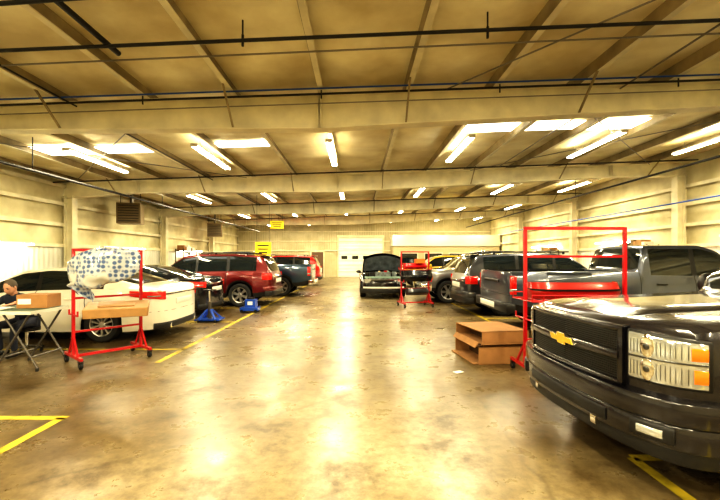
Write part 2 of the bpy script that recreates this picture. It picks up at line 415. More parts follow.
# ---- foreground pickup detail
def hero_detail(d, s):
    def P(f0, f1, *a, **k): s.patch(d, False, s.T(f0), s.T(f1), *a, **k)
    P(-.60, .60, .72, 1.11, .012, M_plast, n=30)
    for i in range(8):
        z = .75+i*.017; P(-.57, .57, z, z+.006, .024, M_rimd, n=24)
        z = .955+i*.016; P(-.57, .57, z, z+.006, .024, M_rimd, n=24)
    for i in range(60):
        f = -.565+1.13*i/59
        if abs(f) > .02: P(f-.0025, f+.0025, .74, 1.09, .020, M_rimd, n=1)
    P(-.59, .59, .888, .945, .045, s.paint, n=30)
    P(-.62, .62, 1.085, 1.125, .035, s.paint, n=30)
    P(-.62, .62, .705, .742, .035, s.paint, n=30)
    for sg in (-1, 1): P(.585*sg, .62*sg, .705, 1.12, .035, s.paint, n=3)
    def prism(pts, x0, x1, m):
        k = len(pts)
        vs = [(x0, y, z) for y, z in pts]+[(x1, y, z) for y, z in pts]
        fs = [tuple(range(k)), tuple(range(k, 2*k))[::-1]]+[(i, (i+1) % k, (i+1) % k+k, i+k) for i in range(k)]
        d.add(vs, fs, m)
    def bow(sc_, x0, m):
        a, h1, h2, w = .145*sc_, .022*sc_, .043*sc_, .05*sc_
        pts = [(-a-.015, -h1), (-w, -h1), (-w-.008, -h2), (w-.008, -h2), (w-.002, -h1), (a-.01, -h1), (a+.015, h1), (w, h1), (w+.008, h2), (-w+.008, h2), (-w+.002, h1), (-a+.01, h1)]
        prism([(y, .917+z) for y, z in pts], x0, x0+.03, m)
    bow(1.12, -.060, M_chrome); bow(1.0, -.066, M_gold)
    for sg in (-1, 1):
        P(.635*sg, .992*sg, .77, 1.11, .006, M_plast, n=16, z1b=1.08)
        P(.65*sg, .985*sg, .785, 1.095, .014, M_head, n=16, z1b=1.065)
        P(.65*sg, .985*sg, .930, .942, .020, M_rimd, n=14)
        P(.948*sg, .984*sg, .96, 1.04, .022, M_amber, n=8)
        P(.955*sg, .984*sg, .82, .905, .022, M_amber, n=8)
        for zc in (1.012, .862):
            dx, y, nx, ny = s.plan(s.T(.765)*sg)
            c = Vector((dx-.006, y, zc))
            q = Vector((-nx, ny, 0)).to_track_quat('Z', 'Y').to_matrix()
            d.ell(c, (.050, .085, .016), M_chrome, n=20, R=q)
            d.ell(c+Vector((-nx, ny, 0))*.010, (.024, .026, .010), M_rimd, n=14, R=q)
        for i in range(14):
            f = (.665+.275*i/13)*sg
            P(f-.0015, f+.0015, .80, .915, .0165, M_rimd, n=1); P(f-.0015, f+.0015, .955, 1.06, .0165, M_rimd, n=1)
        P(.70*sg, .90*sg, .43, .535, .083, M_plast, n=6)
        P(.74*sg, .86*sg, .455, .51, .088, M_head, n=6)
        P(.38*sg, .43*sg, .36, .42, .07, M_chrome, n=2)
    P(-1.16, 1.16, .560, .700, .070, s.paint, n=44)
    P(-1.16, 1.16, .40, .548, .062, s.paint, n=44)
    P(-1.15, 1.15, .53, .575, .050, M_plast, n=44)
    P(-.52, .52, .43, .52, .070, M_plast, n=20)
    P(-1.05, 1.05, .30, .40, .030, M_plast, n=36)
    for sg in (-1, 1):
        pts = []
        for i in range(18):
            x = .14+1.72*i/17
            r = s.ring(x)
            def hz(y):
                return pl(sorted([(a, b_) for a, b_ in r[5:]]), y)
            e = min(1, i/3)
            pts.append([(x, sg*(.48+.06*i/17), hz(.48)+.001), (x, sg*(.455+.06*i/17), hz(.455)+.001+.016*e), (x, sg*.25, hz(.25)+.001+.018*e), (x, 0, hz(0)+.001+.018*e)])
        d.grid(pts, s.paint)
        d.box((1.9, sg*1.0, .95), (.22, .012, .035), M_chrome)

# ------------------------------------------------------------------ room
XL, XR, YF, YB = -10.0, 11.2, 33.4, -5.0
SL = 0.033
def roofz(x): return 4.46+SL*x       # purlin underside
b = MB(); b.box(((XL+XR)/2, (YF+YB)/2, -.1), (XR-XL+.6, YF-YB+.6, .2), M_steel)
floor = b.obj('floor', smooth=0)
m = bpy.data.materials.new('concrete_floor'); m.use_nodes = True; nt = m.node_tree; bs = nt.nodes['Principled BSDF']
N = nt.nodes.new; Lk = nt.links.new
geo = N('ShaderNodeNewGeometry')
def nz(scale, detail=8, dist=0, rough=.6):
    n = N('ShaderNodeTexNoise'); n.inputs['Scale'].default_value = scale; n.inputs['Detail'].default_value = detail
    n.inputs['Distortion'].default_value = dist; n.inputs['Roughness'].default_value = rough
    Lk(geo.outputs['Position'], n.inputs['Vector']); return n
def ramp(src, els):
    r = N('ShaderNodeValToRGB'); e = r.color_ramp.elements
    e[0].position, e[0].color = els[0][0], (*els[0][1], 1); e[1].position, e[1].color = els[-1][0], (*els[-1][1], 1)
    for p, c in els[1:-1]:
        k = e.new(p); k.color = (*c, 1)
    Lk(src, r.inputs['Fac']); return r
def mixc(fac, a, b_, mode='MIX', f=None):
    x = N('ShaderNodeMix'); x.data_type = 'RGBA'; x.blend_type = mode
    if fac is not None: Lk(fac, x.inputs['Factor'])
    else: x.inputs['Factor'].default_value = f
    Lk(a, x.inputs['A']); Lk(b_, x.inputs['B']); return x.outputs['Result']
n1 = nz(.42, 9, .2); n2 = nz(1.9, 12, .1, .72); n3 = nz(11, 8, 0, .7)
c1 = ramp(n1.outputs['Fac'], [(.36, (.15, .11, .052)), (.5, (.255, .208, .118)), (.62, (.36, .315, .21))])
c2 = ramp(n2.outputs['Fac'], [(.36, (.34, .27, .18)), (.46, (.76, .72, .64)), (.57, (1, 1, 1))])
c3 = ramp(n3.outputs['Fac'], [(.34, (.58, .54, .48)), (.60, (1, 1, 1))])
col = mixc(None, c1.outputs['Color'], c2.outputs['Color'], 'MULTIPLY', .85)
col = mixc(None, col, c3.outputs['Color'], 'MULTIPLY', .85)
vo = N('ShaderNodeTexVoronoi'); vo.inputs['Scale'].default_value = 1.1; Lk(geo.outputs['Position'], vo.inputs['Vector'])
sp = ramp(vo.outputs['Distance'], [(.04, (.30, .25, .2)), (.11, (1, 1, 1))])
col = mixc(None, col, sp.outputs['Color'], 'MULTIPLY', .55)
# paler aisle, darker browner bays
sx_ = N('ShaderNodeSeparateXYZ'); Lk(geo.outputs['Position'], sx_.inputs[0])
ab = N('ShaderNodeMath'); ab.operation = 'ABSOLUTE'; Lk(sx_.outputs['X'], ab.inputs[0])
am = N('ShaderNodeMath'); am.operation = 'MULTIPLY_ADD'; Lk(n1.outputs['Fac'], am.inputs[0]); am.inputs[1].default_value = 3.0; Lk(ab.outputs[0], am.inputs[2])
mr = N('ShaderNodeMapRange'); Lk(am.outputs[0], mr.inputs['Value']); mr.inputs['From Min'].default_value = 2.0; mr.inputs['From Max'].default_value = 4.8; mr.inputs['To Min'].default_value = 0; mr.inputs['To Max'].default_value = 1
tr = ramp(mr.outputs['Result'], [(0, (1.0, 1.0, 1.0)), (1, (.56, .49, .37))])
col = mixc(None, col, tr.outputs['Color'], 'MULTIPLY', .8)
nw = nz(.5, 4); va = N('ShaderNodeVectorMath'); va.operation = 'MULTIPLY_ADD'
Lk(nw.outputs['Color'], va.inputs[0]); va.inputs[1].default_value = (.7, .7, 0); Lk(geo.outputs['Position'], va.inputs[2])
vc = N('ShaderNodeTexVoronoi'); vc.feature = 'DISTANCE_TO_EDGE'; vc.inputs['Scale'].default_value = .14; Lk(va.outputs[0], vc.inputs['Vector'])
cr = ramp(vc.outputs['Distance'], [(.0, (.4, .34, .28)), (.0010, (1, 1, 1))])
col = mixc(None, col, cr.outputs['Color'], 'MULTIPLY', .5)
Lk(col, bs.inputs['Base Color'])
rr = ramp(n2.outputs['Fac'], [(.35, (.42,)*3), (.6, (.26,)*3)]); Lk(rr.outputs['Color'], bs.inputs['Roughness'])
bp = N('ShaderNodeBump'); bp.inputs['Strength'].default_value = .12; Lk(n3.outputs['Fac'], bp.inputs['Height']); Lk(bp.outputs['Normal'], bs.inputs['Normal'])
floor.data.materials.clear(); floor.data.materials.append(m)

def ribbed(name, c0, c1_, scale, axis, nsc=1.0, bst=.35):
    m = bpy.data.materials.new(name); m.use_nodes = True; nt = m.node_tree; bs = nt.nodes['Principled BSDF']
    g = nt.nodes.new('ShaderNodeNewGeometry'); w = nt.nodes.new('ShaderNodeTexWave'); w.bands_direction = axis
    w.inputs['Scale'].default_value = scale; nt.links.new(g.outputs['Position'], w.inputs['Vector'])
    n = nt.nodes.new('ShaderNodeTexNoise'); n.inputs['Scale'].default_value = nsc; n.inputs['Detail'].default_value = 7
    nt.links.new(g.outputs['Position'], n.inputs['Vector'])
    r = nt.nodes.new('ShaderNodeValToRGB'); r.color_ramp.elements[0].position = .35; r.color_ramp.elements[1].position = .65
    r.color_ramp.elements[0].color = (*c0, 1); r.color_ramp.elements[1].color = (*c1_, 1)
    nt.links.new(n.outputs['Fac'], r.inputs['Fac']); nt.links.new(r.outputs['Color'], bs.inputs['Base Color'])
    bp = nt.nodes.new('ShaderNodeBump'); bp.inputs['Strength'].default_value = bst; bp.inputs['Distance'].default_value = .05
    nt.links.new(w.outputs['Fac'], bp.inputs['Height']); nt.links.new(bp.outputs['Normal'], bs.inputs['Normal'])
    bs.inputs['Roughness'].default_value = .6
    return m
M_wall = ribbed('wall_insulation', (.50, .44, .25), (.74, .68, .45), .35, 'Z')
M_liner = ribbed('wall_liner', (.68, .67, .58), (.84, .83, .74), 1.6, 'Y')
M_linerx = ribbed('wall_liner_x', (.44, .39, .24), (.58, .52, .35), 1.6, 'X')
M_deck = ribbed('roof_insulation', (.60, .51, .28), (.94, .88, .62), .33, 'Y', .8, .7)
M_door = ribbed('door_white', (.70, .68, .60), (.80, .78, .72), 1.0, 'Z')

TOPZ = 5.3
def wallbox(name, c, d, m_):
    b = MB(); b.box(c, d, m_); return b.obj(name, smooth=0)
wallbox('wall_left', (XL-.1, (YF+YB)/2, TOPZ/2), (.2, YF-YB+.4, TOPZ), M_wall)
wallbox('wall_right', (XR+.1, (YF+YB)/2, TOPZ/2), (.2, YF-YB+.4, TOPZ), M_wall)
wallbox('wall_far', ((XL+XR)/2, YF+.1, TOPZ/2), (XR-XL, .2, TOPZ), M_linerx)
wallbox('wall_near', ((XL+XR)/2, YB-.1, TOPZ/2), (XR-XL, .2, TOPZ), M_linerx)
b = MB()
for sx, X in ((1, XL), (-1, XR)):
    b.box((X+sx*.025, (YF+YB)/2, 1.0), (.05, YF-YB-.1, 2.0), M_liner)
b.obj('trim_1', smooth=0)
b = MB()
for sx, X in ((1, XL), (-1, XR)):
    for z in (2.05, 2.75, 3.45, 4.05):
        b.box((X+sx*.07, (YF+YB)/2, z), (.12, YF-YB-.1, .05), M_steel)
        b.box((X+sx*.125, (YF+YB)/2, z-.04), (.012, YF-YB-.1, .10), M_steel)
for z in (2.2, 3.0, 3.8):
    b.box(((XL+XR)/2, YF-.06, z), (XR-XL-.2, .10, .06), M_steel)
b.obj('trim_2', smooth=0)
P0 = [-.65+1.5*k for k in range(-7, 9)]
P0 = [p for p in P0 if XL-.2 < p < XR+.2]
b = MB(); rows = []
ys = [YB-.2+(YF-YB+.4)*i/60 for i in range(61)]
xx = [XL-.2]
for i in range(int((XR-XL+.4)/.25)+1): xx.append(XL-.2+.25*(i+1))
for y in ys:
    row = []
    for x in xx:
        k = ((x+.65)/1.5) % 1.0
        sag = .05*math.sin(math.pi*k)**.7 if 0 <= k <= 1 else 0
        row.append((x, y, roofz(x)+.22-sag+.018*noise.noise(Vector((x*1.3, y*.9, 0)))))
    rows.append(row)
b.grid(rows, M_deck)
top = [[(x, y, roofz(x)+.34) for x in (xx[0], xx[-1])] for y in (ys[0], ys[-1])]
b.grid(top, M_deck)
b.obj('ceiling', smooth=60)
b = MB()
for (x0, x1, y0, y1) in [(2.43, 3.77, 9.2, 9.8), (3.93, 5.27, 9.2, 9.8), (5.43, 6.77, 9.2, 9.9), (-6.57, -5.23, 10.0, 10.6), (-8.07, -6.73, 9.8, 10.6), (-3.57, -2.23, 10.0, 10.4), (8.43, 9.77, 9.4, 10.2), (6.93, 8.27, 15.9, 16.6), (-8.07, -6.73, 16.0, 16.8), (2.43, 3.77, 15.8, 16.4), (-3.57, -2.23, 22, 22.7), (5.43, 6.77, 22, 23.0)]:
    xm = (x0+x1)/2
    b.box((xm, (y0+y1)/2, roofz(xm)+.13), (x1-x0, y1-y0, .02), M_sky, Matrix.Rotation(-math.atan(SL), 3, 'Y'))
b.obj('ceiling_skylights', smooth=0)
b = MB()
for p in P0:
    z = roofz(p)
    b.box((p, (YF+YB)/2, z+.11), (.035, YF-YB, .20), M_purlin)
    b.box((p+.035, (YF+YB)/2, z+.01), (.09, YF-YB, .015), M_steel)
b.obj('ceiling_purlins', smooth=0)
BY = [.4, 7.0, 13.6, 20.2, 26.8]
def bz(x):
    base = 3.83+(.055*(x+.65) if x > -.65 else .004*(x+.65))
    base = min(base, roofz(x)-.3)
    return base-.16*max(0, (XL+2.6-x)/2.2)-.10*max(0, (x-(XR-2.6))/2.2)
for yb in BY:
    b = MB(); w = .26
    xs_ = [XL+.05, XL+.45, XL+2.6, -.65, 4, XR-2.6, XR-.45, XR-.05]
    for x0, x1 in zip(xs_, xs_[1:]):
        def pr(ya, y2, za0, zb0, za1, zb1):
            vs = [(x0, ya, za0), (x0, y2, za0), (x0, y2, zb0), (x0, ya, zb0), (x1, ya, za1), (x1, y2, za1), (x1, y2, zb1), (x1, ya, zb1)]
            b.add(vs, [(0, 1, 2, 3), (4, 7, 6, 5), (0, 4, 5, 1), (1, 5, 6, 2), (2, 6, 7, 3), (3, 7, 4, 0)], M_steel)
        pr(yb-.012, yb+.012, bz(x0)+.01, roofz(x0)-.02, bz(x1)+.01, roofz(x1)-.02)
        pr(yb-w/2, yb+w/2, bz(x0), bz(x0)+.02, bz(x1), bz(x1)+.02)
        pr(yb-w/2, yb+w/2, roofz(x0)-.022, roofz(x0)-.002, roofz(x1)-.022, roofz(x1)-.002)
    for x in (XL+2.6, -.65, XR-2.6):
        for o in (-.02, .02): b.box((x+o, yb, (bz(x)+roofz(x))/2), (.018, w, roofz(x)-bz(x)), M_steel)
    for sx, X in ((1, XL), (-1, XR)):
        hh = bz(X)+.1
        b.box((X+sx*.20, yb, hh/2), (.40, .02, hh), M_steel)
        b.box((X+sx*.40, yb, hh/2), (.02, w, hh), M_steel)
        b.box((X+sx*.14, yb, hh/2), (.02, w, hh), M_steel)
    for p in P0[1:-1:2]:
        for s_ in (-1, 1):
            b.beam((p, yb+s_*.05, bz(p)+.03), (p, yb+s_*.62, roofz(p)+.03), .03, .03, M_purlin)
    b.obj('ceiling_beam', smooth=0)
b = MB()
b.cyl((XL+.2, 4.9, roofz(XL)-.10-.12), (XR-.2, 4.9, roofz(XR)-.04), .022, M_pipe)
b.cyl((XL+.2, 6.72, roofz(XL)-.10), (XR-.2, 6.72, roofz(XR)-.06), .018, M_pipe)
b.cyl((-8.5, 4.35, roofz(-8.5)-.15), (.6, 3.9, roofz(.6)-.1), .024, M_pipe)
b.cyl((-3.1, 2.2, roofz(-3.1)-.1), (-3.1, 5.2, roofz(-3.1)-.1), .035, M_pipe)
for y in (12.9, 19.6, 26.2): b.cyl((XL+.2, y, roofz(XL)-.09), (XR-.2, y, roofz(XR)-.06), .022, M_pipe)
b.cyl((-7.3, .8, 3.57), (-7.3, 30, 3.57), .035, M_pipe)
b.cyl((8.2, .8, 3.90), (8.2, 30, 3.90), .03, M_pipe)
for y in (3, 9, 15, 21, 27):
    b.cyl((-7.3, y, 3.57), (-7.3, y, roofz(-7.3)+.1), .01, M_pipe)
    b.cyl((8.2, y, 3.9), (8.2, y, roofz(8.2)+.1), .01, M_pipe)
for x in [-7.4+1.5*2*k for k in range(6)]:
    b.cyl((x, 4.9, roofz(x)-.12), (x, 4.9, roofz(x)+.1), .01, M_pipe)
    b.cyl((x, 4.9, roofz(x)-.22), (x, 4.9, roofz(x)-.08), .016, M_pipe)
    b.cyl((x+.8, 6.72, roofz(x+.8)-.16), (x+.8, 6.72, roofz(x+.8)-.02), .012, M_pipe)
b.obj('ceiling_pipes')
b = MB()
M_wire = mat('blue_conduit', (.01, .07, .35), .4)
M_wire2 = mat('galv_conduit', (.25, .23, .2), .4, .7)
b.cyl((XL+.2, 6.62, roofz(XL)-.04), (XR-.2, 6.62, roofz(XR)-.02), .014, M_wire)
b.cyl((XL+.2, 5.6, roofz(XL)-.05), (XR-.2, 5.2, roofz(XR)-.03), .012, M_wire2)
b.cyl((XL+.2, 6.80, roofz(XL)-.22), (XR-.2, 6.80, roofz(XR)-.2), .010, M_wire2)
b.cyl((4.6, .8, roofz(4.6)-.05), (4.6, 13, roofz(4.6)-.05), .014, M_wire2)
b.cyl((-4.9, .8, roofz(-4.9)-.05), (-4.9, 26, roofz(-4.9)-.05), .014, M_pipe)
b.cyl((9.3, 7, 3.2), (9.3, 26, 3.2), .02, M_wire)
for (xa, ya, xb_, yb_) in [(-9.5, 7.2, -3.7, 13.4), (-3.7, 7.2, -9.5, 13.4), (9.8, 7.2, 3.8, 13.4), (3.8, 7.2, 9.8, 13.4), (-9.5, 20.4, -3.7, 26.6), (3.8, 20.4, 9.8, 26.6), (6.5, .7, 1.5, 6.8)]:
    b.cyl((xa, ya, roofz(xa)-.05), (xb_, yb_, roofz(xb_)-.05), .012, M_wire2)
b.obj('ceiling_conduit')

def fluoro(x, y, z, rot=0, ln=2.4, power=0, wall=False, up=0):
    e = empty('ceiling_light' if not wall else 'wall_light', (x, y, z), rot)
    b = MB()
    b.box((0, 0, .045), (.16, ln, .05), M_fix)
    for s_ in (-.05, .05): b.cyl((s_, -ln/2+.03, 0), (s_, ln/2-.03, 0), .02, M_tube, n=8)
    for s_ in (-1, 1): b.box((0, s_*ln/2, .02), (.16, .03, .07), M_fix)
    if not wall:
        for s_ in (-1, 1): b.cyl((0, s_*ln*.35, .06), (0, s_*ln*.35, roofz(x)+.1-z), .006, M_wire2, n=6)
    b.obj('fixture', e, smooth=40)
    if power:
        l = bpy.data.lights.new('tube_glow', 'AREA'); l.shape = 'RECTANGLE'; l.size = .2; l.size_y = ln
        l.energy = power; l.color = (1.0, .88, .57)
        o = bpy.data.objects.new('tube_glow', l); COL.objects.link(o); o.parent = e; o.location = (0, 0, -.04)
    if up:
        l = bpy.data.lights.new('tube_uplight', 'AREA'); l.shape = 'RECTANGLE'; l.size = .16; l.size_y = ln
        l.energy = up; l.color = (1.0, .88, .58)
        o = bpy.data.objects.new('tube_uplight', l); COL.objects.link(o); o.parent = e; o.location = (0, 0, .08); o.rotation_euler[0] = math.pi
for y in (-2.2, 2.2, 10.4, 17.0, 23.6, 30.2):  # nearest two rows unseen, added for lighting; front uplights boosted to brighten the ceiling
    for x in (-6.7, -3.75, -.65, 2.65, 6.15, 9.2):
        fluoro(x, y, roofz(x)-.16, power=160, up=34 if y == 2.2 else 14)
for y in (10.5, 16.8, 23.5): fluoro(XL+.25, y, 2.0, ln=3.0, wall=True, power=34)
for y in (10.5, 16.8, 23.5): fluoro(XR-.25, y, 2.25, ln=3.0, wall=True, power=25)

def rollup(name, x0, x1, h, mm):
    b = MB()
    n = 7
    for i in range(n):
        z0 = h*i/n; b.box(((x0+x1)/2, YF-.05, z0+h/n/2), (x1-x0, .05, h/n-.02), mm)
    b.box((x0-.06, YF-.07, h/2), (.1, .12, h+.1), M_steel); b.box((x1+.06, YF-.07, h/2), (.1, .12, h+.1), M_steel)
    b.box(((x0+x1)/2, YF-.09, h+.1), (x1-x0+.3, .16, .18), M_steel)
    for k_ in range(4):
        b.box((x0+(x1-x0)*(k_+.5)/4, YF-.08, h*3.5/n), (.5, .02, h/n*.6), M_glass)
    b.obj(name, smooth=0)
rollup('door_1', -1.5, 2.1, 3.3, M_door)
M_doord = mat('door_brown', (.12, .07, .04), .5)
b = MB(); b.box((-3.3, YF-.06, 1.05), (1.0, .06, 2.1), M_doord); b.box((-3.3, YF-.05, 1.1), (1.16, .05, 2.2), M_steel); b.box((-2.9, YF-.11, 1.0), (.05, .05, .12), M_chrome)
b.obj('door_2', smooth=0)
b = MB()
M_off = mat('office_wall', (.50, .43, .27), .6); M_offw = mat('office_white', (.66, .63, .52), .6)
b.box((6.9, YF-1.3, 1.25), (8.2, 2.4, 2.5), M_off); b.box((6.9, YF-1.3, 2.95), (8.3, 2.5, .85), M_offw)
for i in range(4): b.box((4.0+1.9*i, YF-2.52, 1.5), (1.3, .04, .9), M_glass); b.box((4.0+1.9*i, YF-2.51, 1.5), (1.42, .04, 1.02), M_offw)
b.obj('office_partition', smooth=0)

M_line = mat('line_yellow', (.52, .40, .03), .55, noise_amt=.6, nscale=5)
b = MB()
def line(x0, y0, x1, y1, w=.09):
    d = Vector((x1-x0, y1-y0, 0)); nrm = Vector((-d.y, d.x, 0)).normalized()*w/2
    a = Vector((x0, y0, .003)); c = Vector((x1, y1, .003))
    b.add([a-nrm, c-nrm, c+nrm, a+nrm], [(0, 1, 2, 3)], M_line)
line(-2.95, 1.0, -2.95, 4.0); line(-2.9, 4.0, -9.5, 4.0)
line(-3.05, 6.1, -2.9, 31)
line(2.2, .6, 2.2, 3.2); line(2.2, 3.2, 9.5, 3.25, .1); line(3.35, 8.3, 3.35, 28)
for y in (7.0, 10.0, 12.75, 15.6, 19.2, 22.6): line(-3.0, y, -8.8, y); line(3.35, y+.6, 9.6, y+.6)
b.obj('floor_marking', smooth=0, fixn=False)

# ------------------------------------------------------------------ vehicles
sedan('sedan', M_white, (-8.55, 8.45, 0), 0, rim='s10')
sedan('sedan', M_black, (-8.9, 11.45, 0), 0, rimm=M_rimd)
suv('suv', M_maroon, (-7.7, 14.05, 0), 0)
pickup('pickup_truck', M_blue, (-7.9, 17.6, 0), 0, bump=M_chrome)
suv('suv', M_red, (-7.1, 24.0, 0), 0)
sedan('sedan', M_dgray, (-7.6, 20.8, 0), 0)
hero = pickup('pickup_truck', M_hero, (1.80, 3.42, 0), math.radians(3.5), L=6.2, bump=M_hero, detail=hero_detail, rim='s5',
    top=[(0, 1.04), (.03, 1.12), (.10, 1.165), (.4, 1.20), (1.98, 1.265), (2.55, 1.76), (2.85, 1.88), (3.75, 1.885), (3.9, 1.84), (4.0, 1.3), (4.05, 1.32), (6.2, 1.32)],
    belt=[(0, 1.0), (.03, 1.07), (.35, 1.13), (1.95, 1.20), (3.98, 1.22), (4.02, 1.31), (6.2, 1.31)], ws=(2.0, 2.56), side_win=[(2.25, 2.9), (3.0, 3.77)],
    seams=[1.9, 2.95, 4.01], mirx=2.3, pits=[(4.1, 6.12, .78)], Rf=.42, nf=2.7, wx=(1.0, 4.95), rimm=M_rim)
pickup('pickup_truck', M_gray, (3.05+6.3, 9.05, 0), math.pi, L=6.3, bump=M_plast)
suv('suv', M_dgray, (2.95+4.95, 11.95, 0), math.pi)
pickup('pickup_truck', M_silver, (2.25, 15.1, 0), 0, L=5.8, rimm=M_rim)
suv('suv', M_black, (2.9, 19.0, 0), 0)
M_ycar = paint('paint_yellow', (.70, .48, .02), 0.0)
suv('suv', M_ycar, (2.3, 22.6, 0), 0)
M_hoodu = mat('hood_liner', (.13, .16, .19), .7, noise_amt=.5, nscale=5)
def strip_detail(d, s):
    hx, hz = 1.28, .99; ang = math.radians(50); ln = 1.0
    rows = []; und = []
    for i in range(11):
        f = i/10; r = []; r2 = []
        for j in range(-8, 9):
            g = j/8; wv = .82*(1-.10*f*f)
            ff = f*(1-.16*g*g*f)          # curved leading edge
            off = .07*(1-g*g)+.04*math.sin(math.pi*f)
            X = hx-ln*ff*math.cos(ang)+off*.6; Z = hz+ln*ff*math.sin(ang)+off*.6
            r.append((X, wv*g, Z)); r2.append((X-.03, wv*g*.94, Z-.03))
        rows.append(r); und.append(r2)
    d.grid(rows, s.paint); d.grid(und[1:10], M_hoodu)
    for sg in (-1, 1): d.cyl((.9, sg*.72, .86), (.78, sg*.66, 1.50), .012, M_mleg)
    d.box((.14, 0, .52), (.08, 1.35, .12), M_green)
    d.box((.22, 0, .60), (.05, 1.1, .42), M_engine)
    d.box((.20, 0, .84), (.10, 1.5, .06), M_green)
    for sg in (-1, 1):
        d.box((.30, sg*.66, .62), (.3, .07, .4), M_green)
        d.box((.16, sg*.62, .70), (.16, .26, .18), M_head)
    for i in range(6): d.box((.10, 0, .44+i*.06), (.01, 1.0, .014), M_chrome)
    s.patch(d, False, -.9, .9, .22, .40, .02, M_plast)
    s.patch(d, False, -.6, .6, .41, .47, .03, M_fix)
    d.box((.72, 0, .86), (.5, .62, .34), M_engine); d.box((.72, .45, .88), (.4, .2, .28), M_plast); d.cyl((.55, -.45, .7), (.55, -.45, 1.05), .09, M_engine)
    d.cyl((.5, -.2, 1.04), (.95, -.2, 1.04), .05, M_green); d.cyl((.5, .15, 1.04), (.95, .15, 1.04), .05, M_chrome); d.box((.6, -.1, 1.06), (.2, .12, .06), M_rack)
    s.patch(d, True, .52, 1.2, .84, .95, .012, M_tail); s.patch(d, True, -.52, -1.2, .84, .95, .012, M_tail)
sedan('sedan', M_black, (1.05, 15.6, 0), math.pi/2, detail=strip_detail, pits=[(.28, 1.22, .62)], rimm=M_rim)

# ------------------------------------------------------------------ racks
def caster(b, x, y, r=.05):
    b.cyl((x-.016, y, r), (x+.016, y, r), r, M_tire, n=16)
    b.cyl((x-.019, y, r), (x+.019, y, r), r*.5, M_rim, n=12)
    b.box((x-.026, y, r*1.4), (.006, .045, r*1.8), M_rimd); b.box((x+.026, y, r*1.4), (.006, .045, r*1.8), M_rimd)
    b.box((x, y, r*2.25), (.07, .07, .012), M_rimd)
def bumper_cover(b, c, w, hgt, dep, m, ang=0, wob=0.0):
    R = Matrix.Rotation(ang, 3, 'Z'); rows = []
    for i in range(29):
        a = -math.pi/2+math.pi*i/28
        x = w/2*math.copysign(abs(math.sin(a))**.55, math.sin(a)); y = -dep*abs(math.cos(a))**.7
        r = []
        for j in range(7):
            f = j/6; bul = .05*math.sin(math.pi*f)+(.025 if 2 <= j <= 3 else 0)
            p = Vector((x*(1+bul*.3), y-bul*abs(math.cos(a))**.4, hgt*f))
            p.z += wob*noise.noise(p*4)
            r.append(R @ p+Vector(c))
        rows.append(r)
    b.grid(rows, m)
    b.grid([[p*1.0+Vector((0, .012, 0)) for p in r] for r in rows], m)
def rack(name, loc, rotz, w, h, dep, shelves, armz=(), arml=.26, tray=(), extra=None):
    b = MB(); t = .04; zb = .14
    for x in (0, w):
        b.box((x, 0, zb), (t, dep, t), M_rack)
        b.box((x, 0, zb+(h-zb)/2), (t, t, h-zb), M_rack)
        for s_ in (-1, 1):
            caster(b, x, s_*(dep/2-.04)); b.cyl((x, s_*(dep/2-.04), .11), (x, s_*(dep/2-.04), zb), .015, M_rack)
            b.beam((x, s_*dep*.3, zb), (x, 0, zb+.32), .025, .025, M_rack)
        for z in armz:
            b.cyl((x, -arml, z+.03), (x, arml, z+.03), .013, M_rack, n=8)
            for s_ in (-1, 1): b.cyl((x, s_*arml, z+.02), (x, s_*arml, z+.10), .013, M_rack, n=8)
    b.box((w/2, 0, zb), (w, t, t), M_rack); b.box((w/2, 0, h), (w+t, t, t), M_rack)
    for z in shelves: b.box((w/2, 0, z), (w, .03, .03), M_rack)
    for z in tray:
        for q in (-.30, -.15, .15, .30): b.cyl((-.04, q, z), (w+.08, q, z), .011, M_rack)
        for q in (-.30, .30): b.cyl((-.04, q, z+.08), (w+.08, q, z+.08), .010, M_rack)
        for i in range(11):
            x = -.04+(w+.12)*i/10; b.cyl((x, -.30, z), (x, .30, z), .008, M_rack, n=6)
            for q in (-.30, .30): b.cyl((x, q, z), (x, q, z+.08), .007, M_rack, n=6)
    root = empty(name, loc, rotz)
    b.obj('frame', root)
    if extra: extra(root)
    return root
def ex_right(root):
    b = MB()
    bumper_cover(b, (0, .12, 0), 1.22, .22, .28, M_red, .0)
    rows = []
    for i in range(29):
        a = -math.pi/2+math.pi*i/28
        x = .62*math.copysign(abs(math.sin(a))**.55, math.sin(a)); y = .12-.28*abs(math.cos(a))**.7-.085*abs(math.cos(a))**.4
        rows.append([(x, y, .11), (x, y-.004, .135)])
    b.grid(rows, M_plast)
    b.obj('bumper_cover', root, loc=(.68, .03, 1.055))
def ex_mid(root):
    b = MB(); bumper_cover(b, (0, 0, 0), 1.15, .36, .30, M_black, .3); bumper_cover(b, (.0, .1, .39), .85, .20, .22, M_rack, .2); bumper_cover(b, (.05, .02, -.45), .8, .22, .2, M_dgray, .2)
    b.box((.1, -.15, .66), (.3, .2, .14), M_orange)
    b.obj('bumper_cover', root, loc=(.5, .05, .84))

M_wrap = bpy.data.materials.new('bubble_wrap'); M_wrap.use_nodes = True; nt = M_wrap.node_tree; bs = nt.nodes['Principled BSDF']
tc = nt.nodes.new('ShaderNodeTexCoord'); v = nt.nodes.new('ShaderNodeTexVoronoi'); v.inputs['Scale'].default_value = 15; v.inputs['Randomness'].default_value = .35
n = nt.nodes.new('ShaderNodeTexNoise'); n.inputs['Scale'].default_value = 3.0
r = nt.nodes.new('ShaderNodeValToRGB'); r.color_ramp.elements[0].position = .34; r.color_ramp.elements[0].color = (.08, .13, .28, 1); r.color_ramp.elements[1].position = .55; r.color_ramp.elements[1].color = (.48, .52, .58, 1)
r2 = nt.nodes.new('ShaderNodeValToRGB'); r2.color_ramp.elements[0].position = .38; r2.color_ramp.elements[0].color = (.66, .66, .64, 1); r2.color_ramp.elements[1].position = .46; r2.color_ramp.elements[1].color = (0, 0, 0, 1)
